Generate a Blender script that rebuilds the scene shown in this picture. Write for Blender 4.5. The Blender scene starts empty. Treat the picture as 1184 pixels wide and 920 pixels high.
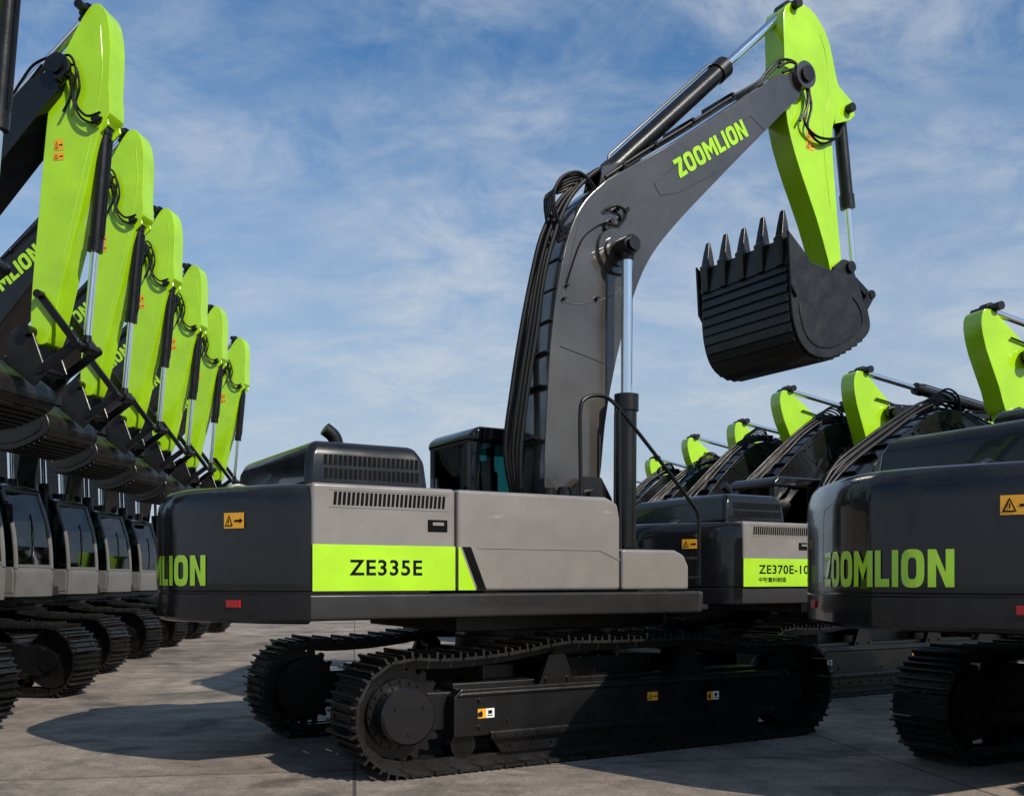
import bpy, bmesh, math, random
from mathutils import Vector, Matrix
random.seed(7)
R = math.radians
SC = bpy.context.scene
C = SC.collection
FPX, HZ, CXP, EYE = 1150.0, 670.0, 592.0, 1.7

# ---------------------------------------------------------------- geometry of the photograph's machine planes
def plane(px, py, y, cx, cy, th):
    dx, dy = math.cos(th), math.sin(th)
    bx, by = cx - dy*y, cy + dx*y
    a = (px-CXP)/FPX
    x = (a*by-bx)/(dx-a*dy)
    return Vector((x, 0, EYE+(HZ-py)/FPX*(by+x*dy)))
MC = (0.32, 11.02, R(30.7))
LC = (-9.2, 13.7, R(-10))
def P(px, py, y=0.0):
    v = plane(px, py, y, *MC); return (v.x, v.z)
def LP(px, py, y=0.0):
    v = plane(px, py, y, *LC); return (v.x, v.z)

# ---------------------------------------------------------------- materials
def mat(name, col, rough=.5, metal=0.0, coat=0.0, var=.25, dust=0.0, nscale=3.0, bump=0.0, bscale=60, spec=.5, wave=0.0, cr=.05):
    m = bpy.data.materials.new(name); m.use_nodes = True
    nt = m.node_tree; b = nt.nodes['Principled BSDF']
    tc = nt.nodes.new('ShaderNodeTexCoord')
    oi = nt.nodes.new('ShaderNodeObjectInfo')
    add = nt.nodes.new('ShaderNodeVectorMath'); add.operation = 'ADD'
    cmb = nt.nodes.new('ShaderNodeCombineXYZ')
    mul = nt.nodes.new('ShaderNodeMath'); mul.operation = 'MULTIPLY'; mul.inputs[1].default_value = 37
    nt.links.new(oi.outputs['Random'], mul.inputs[0])
    for i in range(3): nt.links.new(mul.outputs[0], cmb.inputs[i])
    nt.links.new(tc.outputs['Object'], add.inputs[0]); nt.links.new(cmb.outputs[0], add.inputs[1])
    n = nt.nodes.new('ShaderNodeTexNoise'); n.inputs['Scale'].default_value = nscale
    n.inputs['Detail'].default_value = 8; n.inputs['Roughness'].default_value = .65
    nt.links.new(add.outputs[0], n.inputs['Vector'])
    mr = nt.nodes.new('ShaderNodeMapRange'); mr.inputs[1].default_value = .3; mr.inputs[2].default_value = .7
    mr.inputs[3].default_value = 1-var; mr.inputs[4].default_value = 1+var
    nt.links.new(n.outputs['Fac'], mr.inputs[0])
    vm = nt.nodes.new('ShaderNodeVectorMath'); vm.operation = 'SCALE'
    vm.inputs[0].default_value = col
    nt.links.new(mr.outputs[0], vm.inputs['Scale'])
    src = vm.outputs[0]
    if dust > 0:
        geo = nt.nodes.new('ShaderNodeNewGeometry')
        sp = nt.nodes.new('ShaderNodeSeparateXYZ'); nt.links.new(geo.outputs['Normal'], sp.inputs[0])
        n2 = nt.nodes.new('ShaderNodeTexNoise'); n2.inputs['Scale'].default_value = 7; n2.inputs['Detail'].default_value = 10
        nt.links.new(add.outputs[0], n2.inputs['Vector'])
        m1 = nt.nodes.new('ShaderNodeMapRange'); m1.inputs[1].default_value = -.1; m1.inputs[2].default_value = 1.0
        m1.inputs[3].default_value = .06; m1.inputs[4].default_value = 1.0
        nt.links.new(sp.outputs[2], m1.inputs[0])
        m2 = nt.nodes.new('ShaderNodeMapRange'); m2.inputs[1].default_value = .38; m2.inputs[2].default_value = .72
        m2.inputs[3].default_value = 0; m2.inputs[4].default_value = dust
        nt.links.new(n2.outputs['Fac'], m2.inputs[0])
        mm = nt.nodes.new('ShaderNodeMath'); mm.operation = 'MULTIPLY'
        nt.links.new(m1.outputs[0], mm.inputs[0]); nt.links.new(m2.outputs[0], mm.inputs[1])
        mx = nt.nodes.new('ShaderNodeMix'); mx.data_type = 'RGBA'
        nt.links.new(mm.outputs[0], mx.inputs[0]); nt.links.new(src, mx.inputs[6])
        mx.inputs[7].default_value = (.20, .172, .14, 1)
        src = mx.outputs[2]
    nt.links.new(src, b.inputs['Base Color'])
    rr = nt.nodes.new('ShaderNodeMapRange'); rr.inputs[1].default_value = .3; rr.inputs[2].default_value = .7
    rr.inputs[3].default_value = max(.02, rough*.75); rr.inputs[4].default_value = min(1, rough*1.3)
    nt.links.new(n.outputs['Fac'], rr.inputs[0]); nt.links.new(rr.outputs[0], b.inputs['Roughness'])
    b.inputs['Metallic'].default_value = metal
    b.inputs['Specular IOR Level'].default_value = spec
    b.inputs['Coat Weight'].default_value = coat; b.inputs['Coat Roughness'].default_value = cr
    last = None
    for st, sc_, dst in ((bump, bscale, .01), (wave, 1.3, .12)):
        if st <= 0: continue
        nb = nt.nodes.new('ShaderNodeTexNoise'); nb.inputs['Scale'].default_value = sc_; nb.inputs['Detail'].default_value = 4 if st == bump else 1
        nt.links.new(add.outputs[0], nb.inputs['Vector'])
        bp = nt.nodes.new('ShaderNodeBump'); bp.inputs['Strength'].default_value = st; bp.inputs['Distance'].default_value = dst
        nt.links.new(nb.outputs['Fac'], bp.inputs['Height'])
        if last: nt.links.new(last, bp.inputs['Normal'])
        nt.links.new(bp.outputs[0], b.inputs['Normal']); last = bp.outputs[0]
    return m
M = {}
M['char'] = mat('charcoal_paint', (.0070, .0070, .0082), .20, coat=.4, var=.15, dust=.05, spec=.25, wave=.12, cr=.03)
M['frame'] = mat('dark_grey_paint', (.020, .0198, .0205), .24, coat=.4, var=.15, dust=.08, spec=.3, wave=.12)
M['boom'] = mat('boom_paint', (.050, .0455, .042), .18, coat=.7, var=.55, dust=.06, nscale=.5, wave=.6)  # broad tone noise paints a soft highlight gradient into the colour
M['grey'] = mat('warm_grey_paint', (.190, .176, .165), .22, coat=.55, var=.10, dust=.10, wave=.24)
M['silver'] = mat('silver_grey_paint', (.125, .120, .116), .35, coat=.2, var=.1, dust=.12)
M['lime'] = mat('lime_paint', (.345, .640, .007), .20, coat=.55, var=.12, dust=.04, nscale=1.6, wave=.20)
M['steel'] = mat('black_steel', (.0042, .0042, .0047), .30, var=.3, dust=.05, bump=.12, spec=.38)
M['bucket'] = mat('worn_black_steel', (.0075, .0070, .0068), .34, var=.5, dust=.10, bump=.25, bscale=25, nscale=5, spec=.42, wave=.2)
M['track'] = mat('track_steel', (.0060, .0057, .0055), .40, metal=.1, var=.4, dust=.12, bump=.45, bscale=40, spec=.42)
M['chrome'] = mat('chrome', (.80, .82, .85), .12, metal=1, var=.04)
M['hose'] = mat('rubber_hose', (.004, .004, .0045), .42, var=.2, spec=.22)
M['black'] = mat('black_vinyl', (.003, .003, .003), .8, var=.1, spec=.1)
M['orange'] = mat('orange_vinyl', (.75, .36, .02), .45, var=.06)
M['white'] = mat('white_vinyl', (.7, .7, .68), .5, var=.05)
M['red'] = mat('red_reflector', (.35, .01, .01), .25, var=.05)
M['seat'] = mat('seat_fabric', (.03, .03, .032), .8, var=.2)
def glass():
    m = bpy.data.materials.new('cab_glass'); m.use_nodes = True
    nt = m.node_tree; nt.nodes.clear()
    out = nt.nodes.new('ShaderNodeOutputMaterial'); mx = nt.nodes.new('ShaderNodeMixShader')
    tr = nt.nodes.new('ShaderNodeBsdfTransparent'); tr.inputs[0].default_value = (.34, .60, .60, 1)
    gl = nt.nodes.new('ShaderNodeBsdfGlossy'); gl.inputs['Roughness'].default_value = .03
    fr = nt.nodes.new('ShaderNodeFresnel'); fr.inputs[0].default_value = 1.55
    n = nt.nodes.new('ShaderNodeTexNoise'); n.inputs['Scale'].default_value = 4
    ad = nt.nodes.new('ShaderNodeMath'); ad.operation = 'MULTIPLY_ADD'; ad.inputs[1].default_value = .10
    nt.links.new(n.outputs['Fac'], ad.inputs[0]); nt.links.new(fr.outputs[0], ad.inputs[2])
    nt.links.new(ad.outputs[0], mx.inputs[0]); nt.links.new(tr.outputs[0], mx.inputs[1]); nt.links.new(gl.outputs[0], mx.inputs[2])
    nt.links.new(mx.outputs[0], out.inputs[0])
    return m
M['glass'] = glass()

# ---------------------------------------------------------------- mesh helpers
def catmull(pts, n=6, closed=False):
    pts = [Vector(p) for p in pts]; out = []
    N = len(pts)
    rng = range(N) if closed else range(N-1)
    for i in rng:
        if closed:
            p0, p1, p2, p3 = pts[i-1], pts[i], pts[(i+1) % N], pts[(i+2) % N]
        else:
            p0, p1, p2, p3 = pts[max(i-1, 0)], pts[i], pts[i+1], pts[min(i+2, N-1)]
        for k in range(n):
            t = k/n
            out.append(.5*((2*p1)+(-p0+p2)*t+(2*p0-5*p1+4*p2-p3)*t*t+(-p0+3*p1-3*p2+p3)*t**3))
    if not closed: out.append(pts[-1])
    return out
class MB:
    def __init__(s): s.bm = bmesh.new()
    def hexa(s, v):
        vs = [s.bm.verts.new(p) for p in v]
        for f in ((0,1,2,3),(7,6,5,4),(0,4,5,1),(1,5,6,2),(2,6,7,3),(3,7,4,0)): s.bm.faces.new([vs[i] for i in f])
        return s
    def box(s, c, d, m=None):
        c = Vector(c); x, y, z = d[0]/2, d[1]/2, d[2]/2
        v = [Vector(p) for p in ((-x,-y,-z),(-x,y,-z),(x,y,-z),(x,-y,-z),(-x,-y,z),(-x,y,z),(x,y,z),(x,-y,z))]
        if m is not None: v = [m @ p for p in v]
        s.hexa([c+p for p in v]); return s
    def prism(s, pts, y0, y1):
        a = [s.bm.verts.new((p[0], y0, p[1])) for p in pts]; b = [s.bm.verts.new((p[0], y1, p[1])) for p in pts]
        s.bm.faces.new(a); s.bm.faces.new(b[::-1]); n = len(pts)
        for i in range(n): s.bm.faces.new((a[i], b[i], b[(i+1) % n], a[(i+1) % n]))
        return s
    def rings(s, rr, cap=True):
        vr = [[s.bm.verts.new(p) for p in r] for r in rr]; n = len(rr[0])
        for a, b in zip(vr, vr[1:]):
            for i in range(n): s.bm.faces.new((a[i], a[(i+1) % n], b[(i+1) % n], b[i]))
        if cap: s.bm.faces.new(vr[0][::-1]); s.bm.faces.new(vr[-1])
        return s
    def cyl(s, p0, p1, r, r1=None, n=20):
        if r1 is None: r1 = r
        p0, p1 = Vector(p0), Vector(p1); q = (p1-p0).to_track_quat('Z', 'Y')
        rr = []
        for p, q_r in ((p0, r), (p1, r1)):
            rr.append([p+q @ Vector((math.cos(2*math.pi*k/n)*q_r, math.sin(2*math.pi*k/n)*q_r, 0)) for k in range(n)])
        return s.rings(rr)
    def tube(s, pts, r, n=8, sm=5):
        pts = catmull(pts, sm) if sm else [Vector(p) for p in pts]
        rr = []; up = None
        for i, p in enumerate(pts):
            t = (pts[min(i+1, len(pts)-1)]-pts[max(i-1, 0)]).normalized()
            if up is None: up = t.orthogonal().normalized()
            up = (up-t*up.dot(t)).normalized(); w = t.cross(up)
            rr.append([p+(up*math.cos(2*math.pi*k/n)+w*math.sin(2*math.pi*k/n))*r for k in range(n)])
        return s.rings(rr)
    def strip(s, prof, y0, y1, th, center):
        """thick curved plate: open (x,z) profile extruded in y"""
        pv = [Vector((p[0], p[1])) for p in prof]; inn = []
        c = Vector(center)
        for i, p in enumerate(pv):
            t = (pv[min(i+1, len(pv)-1)]-pv[max(i-1, 0)]).normalized(); nrm = Vector((-t.y, t.x))
            if nrm.dot(c-p) < 0: nrm = -nrm
            inn.append(p+nrm*th)
        for i in range(len(pv)-1):
            a, b, c2, d = pv[i], pv[i+1], inn[i+1], inn[i]
            s.hexa([(a.x,y0,a.y),(b.x,y0,b.y),(c2.x,y0,c2.y),(d.x,y0,d.y),(a.x,y1,a.y),(b.x,y1,b.y),(c2.x,y1,c2.y),(d.x,y1,d.y)])
        return s
    def bev(s, w, seg=2, ang=32):
        s.bm.normal_update()
        bmesh.ops.recalc_face_normals(s.bm, faces=s.bm.faces[:])
        es = [e for e in s.bm.edges if len(e.link_faces) == 2 and e.calc_face_angle(0) > R(ang)]
        if es: bmesh.ops.bevel(s.bm, geom=es, offset=w, segments=seg, profile=.5, affect='EDGES', clamp_overlap=True)
        return s
    def mesh(s, name, mats, ang=38):
        bmesh.ops.recalc_face_normals(s.bm, faces=s.bm.faces[:])
        return finish(s.bm, name, mats, ang)
def finish(bm, name, mats, ang=38):
    me = bpy.data.meshes.new(name); bm.to_mesh(me); bm.free()
    for k in (mats if isinstance(mats, (list, tuple)) else [mats]): me.materials.append(M[k])
    ca = math.cos(R(ang)); fn = [p.normal.copy() for p in me.polygons]; ar = [p.area+1e-9 for p in me.polygons]
    vf = [[] for _ in me.vertices]
    for p in me.polygons:
        p.use_smooth = True
        for v in p.vertices: vf[v].append(p.index)
    ns = [None]*len(me.loops)
    for p in me.polygons:
        for li in p.loop_indices:
            v = me.loops[li].vertex_index; a = Vector((0, 0, 0))
            for f in vf[v]:
                if fn[f].dot(fn[p.index]) > ca: a += fn[f]*ar[f]
            ns[li] = a.normalized() if a.length > 1e-12 else fn[p.index]
    me.normals_split_custom_set(ns)
    return me
def text_mesh(body, fn, m, bold=.02, spacing=1.0):
    cu = bpy.data.curves.new('lettering', 'FONT'); cu.body = body; cu.offset = bold; cu.resolution_u = 5; cu.space_character = spacing
    o = bpy.data.objects.new('tmp', cu); C.objects.link(o); bpy.context.view_layer.update()
    me = bpy.data.meshes.new_from_object(o.evaluated_get(bpy.context.evaluated_depsgraph_get()))
    xs = [v.co.x for v in me.vertices]; ys = [v.co.y for v in me.vertices]
    x0, x1, y0, y1 = min(xs), max(xs), min(ys), max(ys)
    for v in me.vertices: v.co = fn((v.co.x-x0)/(x1-x0), (v.co.y-y0)/(y1-y0))
    bpy.data.objects.remove(o); me.materials.clear(); me.materials.append(M[m]); me.name = 'lettering'
    return me
def logo_mesh(fn):
    """heavy block capitals Z O O M L I O N, drawn stroke by stroke in (u,v)"""
    bm = bmesh.new(); T = .23; quads = []; x = 0
    def q(*p): quads.append(p)
    for ch in 'ZOOMLION':
        if ch == 'Z':
            w = .64; q((x,0),(x+w,0),(x+w,T*.95),(x,T*.95)); q((x,1-T*.95),(x+w,1-T*.95),(x+w,1),(x,1)); q((x,T*.9),(x+.30,T*.9),(x+w,1-T*.9),(x+w-.30,1-T*.9))
        elif ch == 'O':
            w = .72; n = 32; ou, inn = [], []
            for k in range(n):
                a = 2*math.pi*k/n; c, s = math.cos(a), math.sin(a)
                e = lambda v_, p: math.copysign(abs(v_)**p, v_)
                ou.append((x+w/2+w/2*e(c,.62), .5+.515*e(s,.62))); inn.append((x+w/2+(w/2-T)*e(c,.55), .5+(.5-T*.92)*e(s,.55)))
            for k in range(n): q(ou[k], ou[(k+1) % n], inn[(k+1) % n], inn[k])
        elif ch == 'M':
            w = .90; q((x,0),(x+T,0),(x+T,1),(x,1)); q((x+w-T,0),(x+w,0),(x+w,1),(x+w-T,1))
            q((x+T,1),(x+T,.62),(x+w/2,.18),(x+w/2,.62)); q((x+w-T,1),(x+w/2,.62),(x+w/2,.18),(x+w-T,.62))
        elif ch == 'L':
            w = .56; q((x,0),(x+T,0),(x+T,1),(x,1)); q((x+T,0),(x+w,0),(x+w,T*.95),(x+T,T*.95))
        elif ch == 'I':
            w = T; q((x,0),(x+T,0),(x+T,1),(x,1))
        elif ch == 'N':
            w = .72; q((x,0),(x+T,0),(x+T,1),(x,1)); q((x+w-T,0),(x+w,0),(x+w,1),(x+w-T,1)); q((x+T,1),(x+T,.62),(x+w-T,0),(x+w-T,.38))
        x += w+.095
    tot = x-.095
    for p in quads:
        bm.faces.new([bm.verts.new(fn(a/tot, b)) for a, b in p])
    me = bpy.data.meshes.new('lettering'); bm.to_mesh(me); bm.free(); me.materials.append(M['lime']); return me
def sticker_mesh(fn, kind='tri'):
    """fn(u,v,off) -> point; orange plate with a black warning triangle and an arrow, or an orange and white pair"""
    bm = bmesh.new()
    def poly(uv, off, mi):
        f = bm.faces.new([bm.verts.new(fn(u, v, off)) for u, v in uv]); f.material_index = mi
    n = 6
    for i in range(n):
        a, b = i/n, (i+1)/n
        poly([(a,0),(b,0),(b,1),(a,1)], .004, 2 if (kind == 'pair' and a >= .5) else 0)
    if kind == 'tri':
        poly([(.06,.15),(.46,.15),(.26,.88)], .006, 1); poly([(.13,.22),(.39,.22),(.26,.72)], .008, 0)
        poly([(.24,.3),(.28,.3),(.28,.6),(.24,.6)], .010, 1)
        poly([(.54,.42),(.82,.42),(.82,.54),(.54,.54)], .006, 1); poly([(.80,.3),(.94,.48),(.80,.66)], .006, 1)
    else:
        poly([(.12,.15),(.26,.15),(.3,.5),(.2,.85),(.1,.55)], .006, 1)
        poly([(.58,.2),(.9,.2),(.9,.3),(.58,.3)], .006, 1); poly([(.62,.42),(.86,.42),(.86,.8),(.62,.8)], .006, 1)
    me = bpy.data.meshes.new('sticker'); bm.to_mesh(me); bm.free()
    for k in ('orange', 'black', 'white'): me.materials.append(M[k])
    return me
def S(name, me, kids=(), m=None, label=None): return dict(name=name, me=me, kids=list(kids), m=m, label=label)

# ---------------------------------------------------------------- undercarriage
def belt_path():
    pts = []; xs, zr, rad = 2.32, .53, .50
    for k in range(31): pts.append((-xs+2*xs*k/30, .03))
    for k in range(1, 16):
        a = -math.pi/2+math.pi*k/16; pts.append((xs+math.cos(a)*rad, zr+math.sin(a)*rad))
    sup = [xs, .85, -.75, -xs]
    for a, b, s_ in zip(sup, sup[1:], (.055, .03, .06)):
        for k in range(12):
            t = k/12; pts.append((a+(b-a)*t, zr+rad-.012-4*s_*t*(1-t)+.12*math.sin(math.pi*(xs-(a+(b-a)*t))/(2*xs))))
    for k in range(16):
        a = math.pi/2+math.pi*k/16; pts.append((-xs+math.cos(a)*rad, zr+math.sin(a)*rad))
    return [Vector((p[0], 0, p[1])) for p in pts]
def belt(sy):
    mb = MB(); path = belt_path(); n = len(path)
    L = [0]
    for i in range(n): L.append(L[-1]+(path[(i+1) % n]-path[i]).length)
    N = 54; pitch = L[-1]/N
    def at(s_):
        s_ %= L[-1]
        for i in range(n):
            if L[i+1] >= s_:
                return path[i].lerp(path[(i+1) % n], (s_-L[i])/(L[i+1]-L[i]))
    for k in range(N):
        a, b = at(k*pitch), at((k+.97)*pitch); t = (b-a).normalized(); nrm = Vector((t.z, 0, -t.x))   # outward
        m = Matrix((t, Vector((0, 1, 0)), nrm)).transposed(); c = (a+b)/2
        w = .6; cy = Vector((0, sy*1.3, 0))
        mb.box(c+cy, (pitch*.93, w, .024), m)
        for q, h in ((-.38, .060), (-.03, .038), (.32, .038)):
            mb.box(c+cy+nrm*(h/2+.008)+t*pitch*q, (.020, w, h), m)
        for yy in (-.09, .09):
            mb.box(c+cy-nrm*.05+Vector((0, yy, 0)), (pitch*1.05, .035, .085), m)
        for yy in (-.2, .2):
            for tt in (-.12, .14): mb.box(c+cy+nrm*.018+Vector((0, yy, 0))+t*pitch*tt, (.03, .03, .014), m)
    return mb.mesh('track_belt', 'track')
def track_specs(sy):
    o = 1.5; ci = 1.3*sy
    f = MB()
    f.prism([(-1.86,.30),(-1.86,.66),(-1.78,.73),(2.2,.73),(2.36,.62),(2.36,.44),(2.2,.30)], sy*1.12, sy*o)
    f.prism([(-1.5,.26),(-1.5,.34),(2.0,.34),(2.0,.26)], sy*1.06, sy*(o+.03))
    f.prism([(-1.8,.70),(-1.8,.77),(-.1,.77),(.1,.77),(1.9,.77),(2.0,.70)], sy*1.12, sy*1.36)
    f.prism([(-1.84,.655),(-1.80,.70),(2.1,.70),(2.15,.655)], sy*1.48, sy*(o+.018))
    f.box((-2.05,sy*1.24,.53),(.55,.24,.34))
    f.bev(.018, 2)
    for x in (-.75, .85):   # carrier roller brackets
        f.prism([(x-.20,.73),(x-.09,1.0),(x+.09,1.0),(x+.20,.73)], sy*1.40, sy*1.47)
        f.prism([(x-.16,.74),(x-.05,.96),(x+.05,.96),(x+.16,.74)], sy*1.16, sy*1.2)
        for q in (-.12, .12): f.cyl((x+q,sy*1.46,.77),(x+q,sy*1.49,.77),.022,n=8)
    for x in (-1.3,-.4,.5,1.4): f.cyl((x,sy*(o-.001),.41),(x,sy*(o+.012),.41),.022,n=10)
    for x in (-1.6, 2.1):
        for z in (.38,.5,.62): f.cyl((x,sy*(o-.001),z),(x,sy*(o+.022),z),.02,n=8)
    for k in range(16):
        x = -1.45+k*.225; f.cyl((x,sy*(o+.028),.30),(x,sy*(o+.042),.30),.014,n=6)
    kids = []
    tg = MB().prism([(-1.35,.12),(-1.45,.262),(1.85,.262),(1.75,.12)], sy*1.42, sy*1.455).bev(.006,1)  # added dark plate covers the rollers, standing in for shade there
    for k in range(14): tg.cyl((-1.25+k*.225,sy*1.454,.19),(-1.25+k*.225,sy*1.47,.19),.016,n=6)
    kids.append(S('roller_shade_plate', tg.mesh('roller_shade_plate','steel')))
    sp = MB(); cx, cz = -2.32, .53
    nt = 21; prof = []
    for k in range(nt*4):
        a = 2*math.pi*k/(nt*4); r = .44 if k % 4 in (0, 1) else .385
        prof.append((cx+math.cos(a)*r, cz+math.sin(a)*r))
    sp.prism(prof, ci-.035, ci+.035)
    sp.cyl((cx,sy*1.1,cz),(cx,sy*1.38,cz),.31,n=32)
    for k in range(20):
        a = 2*math.pi*k/20; sp.cyl((cx+.287*math.cos(a),sy*1.37,cz+.287*math.sin(a)),(cx+.287*math.cos(a),sy*1.40,cz+.287*math.sin(a)),.014,n=6)
    kids.append(S('sprocket', sp.mesh('sprocket', 'steel')))
    hc = MB(); hc.cyl((cx,sy*1.37,cz),(cx,sy*1.55,cz),.255,n=40); hc.cyl((cx,sy*1.55,cz),(cx,sy*1.57,cz),.253,.232,n=40)
    for k in range(3):
        a = 2*math.pi*k/3+.5; hc.cyl((cx+.15*math.cos(a),sy*1.569,cz+.15*math.sin(a)),(cx+.15*math.cos(a),sy*1.582,cz+.15*math.sin(a)),.018,n=6)
    kids.append(S('hub_cover', hc.mesh('hub_cover', 'char')))
    idl = MB(); idl.cyl((2.32,ci-.13,.53),(2.32,ci+.13,.53),.40,n=36); idl.cyl((2.32,ci-.2,.53),(2.32,ci+.2,.53),.15,n=20); idl.cyl((2.32,ci-.04,.53),(2.32,ci+.04,.53),.44,n=36)
    kids.append(S('idler', idl.mesh('idler', 'steel')))
    for k in range(8):
        x = -1.72+k*.5
        rl = MB(); rl.cyl((x,ci-.11,.22),(x,ci+.11,.22),.095,n=16); rl.cyl((x,ci-.11,.22),(x,ci-.08,.22),.125,n=16); rl.cyl((x,ci+.08,.22),(x,ci+.11,.22),.125,n=16)
        kids.append(S('roller', rl.mesh('roller', 'steel')))
    for x in (-.75, .85):
        rl = MB(); rl.cyl((x,ci-.16,.95),(x,ci+.17,.95),.085,n=16)
        kids.append(S('carrier_roller', rl.mesh('carrier_roller', 'steel')))
    for x, z, w, kd in ((-1.62,.46,.17,'pair'),(.3,.5,.13,'tri'),(1.08,.46,.16,'pair')):
        def fn(u, v, off, x=x, z=z, w=w):
            uu = u if sy < 0 else 1-u
            return (x+uu*w, sy*(o+off), z+v*.085)
        kids.append(S('warning_sticker', sticker_mesh(fn, kd)))
    return [S('track_belt', belt(sy)), S('track_frame', f.mesh('track_frame', 'steel'), kids)]

# ---------------------------------------------------------------- upper structure
CWH = [(0,-4.07),(.3,-4.02),(.62,-3.86),(.95,-3.66),(1.22,-3.47),(1.42,-3.29),(1.5,-3.17)]
CWF = catmull([(a, b, 0) for a, b in CWH], 5)
def rearx(y):
    y = abs(y)
    for a, b in zip(CWF, CWF[1:]):
        if a.x <= y <= b.x: return a.y+(b.y-a.y)*(y-a.x)/max(1e-6, b.x-a.x)
    return -3.17
def cw_kids(t0, tw, s0):
    def rear(u, v):
        y = t0-tw*u; return (rearx(y)-.009, y, 1.65+.26*v)
    def stk(u, v, off):
        y = s0-.18*u; return (rearx(y)-off*1.2-.004, y-off, 2.13+.13*v)
    return [S('lettering', logo_mesh(rear)), S('warning_sticker', sticker_mesh(stk))]
def upper_specs(model, small=None):
    out = []
    df = MB()
    plan = [(-3.2,-1.49),(1.0,-1.49),(1.12,-1.4),(1.12,-.6),(1.0,-.45),(1.0,.45),(1.24,.6),(1.24,1.5),(-3.2,1.5)]
    df.rings([[(x,y,1.36) for x,y in plan],[(x,y,1.585) for x,y in plan]]); df.bev(.03, 3)
    df.box((1.06,-1.2,1.42),(.2,.45,.05)); df.box((.1,1.56,1.3),(.9,.16,.05))
    out.append(S('deck_frame', df.mesh('deck_frame', 'frame')))
    bl = MB().box((-.35,0,1.29),(2.5,2.1,.16)).bev(.02,2)  # added dark slab gives the shade under the deck a shape
    out.append(S('gap_shade_slab', bl.mesh('gap_shade_slab', 'steel')))
    # counterweight
    cw = MB(); half = [(p.y, p.x) for p in CWF]
    outl = [(x,-y) for x, y in half[::-1]]+half[1:]
    rr = []
    for z, i in ((1.335,.07),(1.35,.02),(1.375,0),(1.575,0),(1.585,.014),(1.60,.014),(1.61,0),(2.25,.0),(2.36,.015),(2.43,.045),(2.475,.09),(2.495,.15),(2.5,.25)):
        rr.append([(-3.18+(x+3.18)*(1-i/.88), y*(1-i/1.5), z) for x, y in outl])
    cw.rings(rr)
    rf = []
    for sg in (-1, 1):
        b = MB(); ys = [sg*(.90+.03*k) for k in range(5)]
        for a, c in zip(ys, ys[1:]):
            b.hexa([(rearx(a)+.01,a,1.47),(rearx(c)+.01,c,1.47),(rearx(c)-.012,c+sg*.012,1.47),(rearx(a)-.012,a+sg*.008,1.47),(rearx(a)+.01,a,1.53),(rearx(c)+.01,c,1.53),(rearx(c)-.012,c+sg*.012,1.53),(rearx(a)-.012,a+sg*.008,1.53)])
        rf.append(S('reflector', b.mesh('reflector', 'red')))
        rf.append(S('lifting_lug', MB().tube([(-3.6,sg*.55,2.46),(-3.6,sg*.55,2.50),(-3.5,sg*.55,2.53),(-3.4,sg*.55,2.50),(-3.4,sg*.55,2.46)], .02, 8).mesh('lifting_lug', 'steel')))
    out.append(S('counterweight', cw.mesh('counterweight', 'char', 30), cw_kids(.62,1.32,-.88)+rf))
    core = MB(); core.box((-1.85,0,2.03),(2.6,2.0,.86)).bev(.03,2)
    core.box((-1.0,-.2,2.3),(1.1,1.2,.3))
    out.append(S('engine_bay', core.mesh('engine_bay', 'char')))
    for sg in (-1, 1):
        ya, yb = sg*.95, sg*1.5
        def side(u0, u1, z0, z1, off=.006, sg=sg):
            def fn(u, v, o2=0): return (u0+(u1-u0)*(u if sg < 0 else 1-u), sg*(1.5+off+o2), z0+(z1-z0)*v)
            return fn
        d1 = MB().prism([(-3.165,1.60),(-3.165,2.5),(-1.842,2.5),(-1.842,1.60)], ya, yb).bev(.035,4)
        gr = MB()  # slots are proud black slabs, their colour standing in for shaded recesses
        for k in range(26):
            x = -2.98+k*.04
            gr.hexa([(x,sg*1.502,2.32),(x+.026,sg*1.502,2.32),(x+.036,sg*1.502,2.43),(x+.010,sg*1.502,2.43),(x,sg*1.494,2.32),(x+.026,sg*1.494,2.32),(x+.036,sg*1.494,2.43),(x+.010,sg*1.494,2.43)])
        xa = -2.12 if sg < 0 else -2.1
        hd = MB(); hd.box((xa+.1,sg*1.503,2.17),(.19,.012,.105)).bev(.005,1)
        hl = MB(); hl.box((xa+.1,sg*1.514,2.185),(.11,.012,.03)).bev(.003,1)
        kl = [S('grille', gr.mesh('grille', 'black')), S('door_handle', hd.mesh('door_handle', 'black')), S('handle_lever', hl.mesh('handle_lever', 'grey'))]
        for c in (2.304, 2.446): kl.append(S('grille_trim', MB().box((-2.46,sg*1.501,c),(1.1,.008,.008)).mesh('grille_trim', 'grey')))
        out.append(S('engine_door', d1.mesh('engine_door', 'grey'), kl))
        # green stripe
        gs = MB(); gs.box((-2.503,sg*1.502,1.80),(1.31,.006,.385))
        out.append(S('green_stripe', gs.mesh('green_stripe', 'lime'), [S('lettering', text_mesh(model, side(-2.84,-2.17,1.735,1.87) if small is None else side(-2.88,-1.93,1.78,1.905), 'black', .022, 1.1), label='black model lettering on the green stripe')]+
                     ([S('small_lettering', text_mesh(small, side(-2.88,-2.36,1.665,1.735), 'black', .025))] if small else [])))
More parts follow.
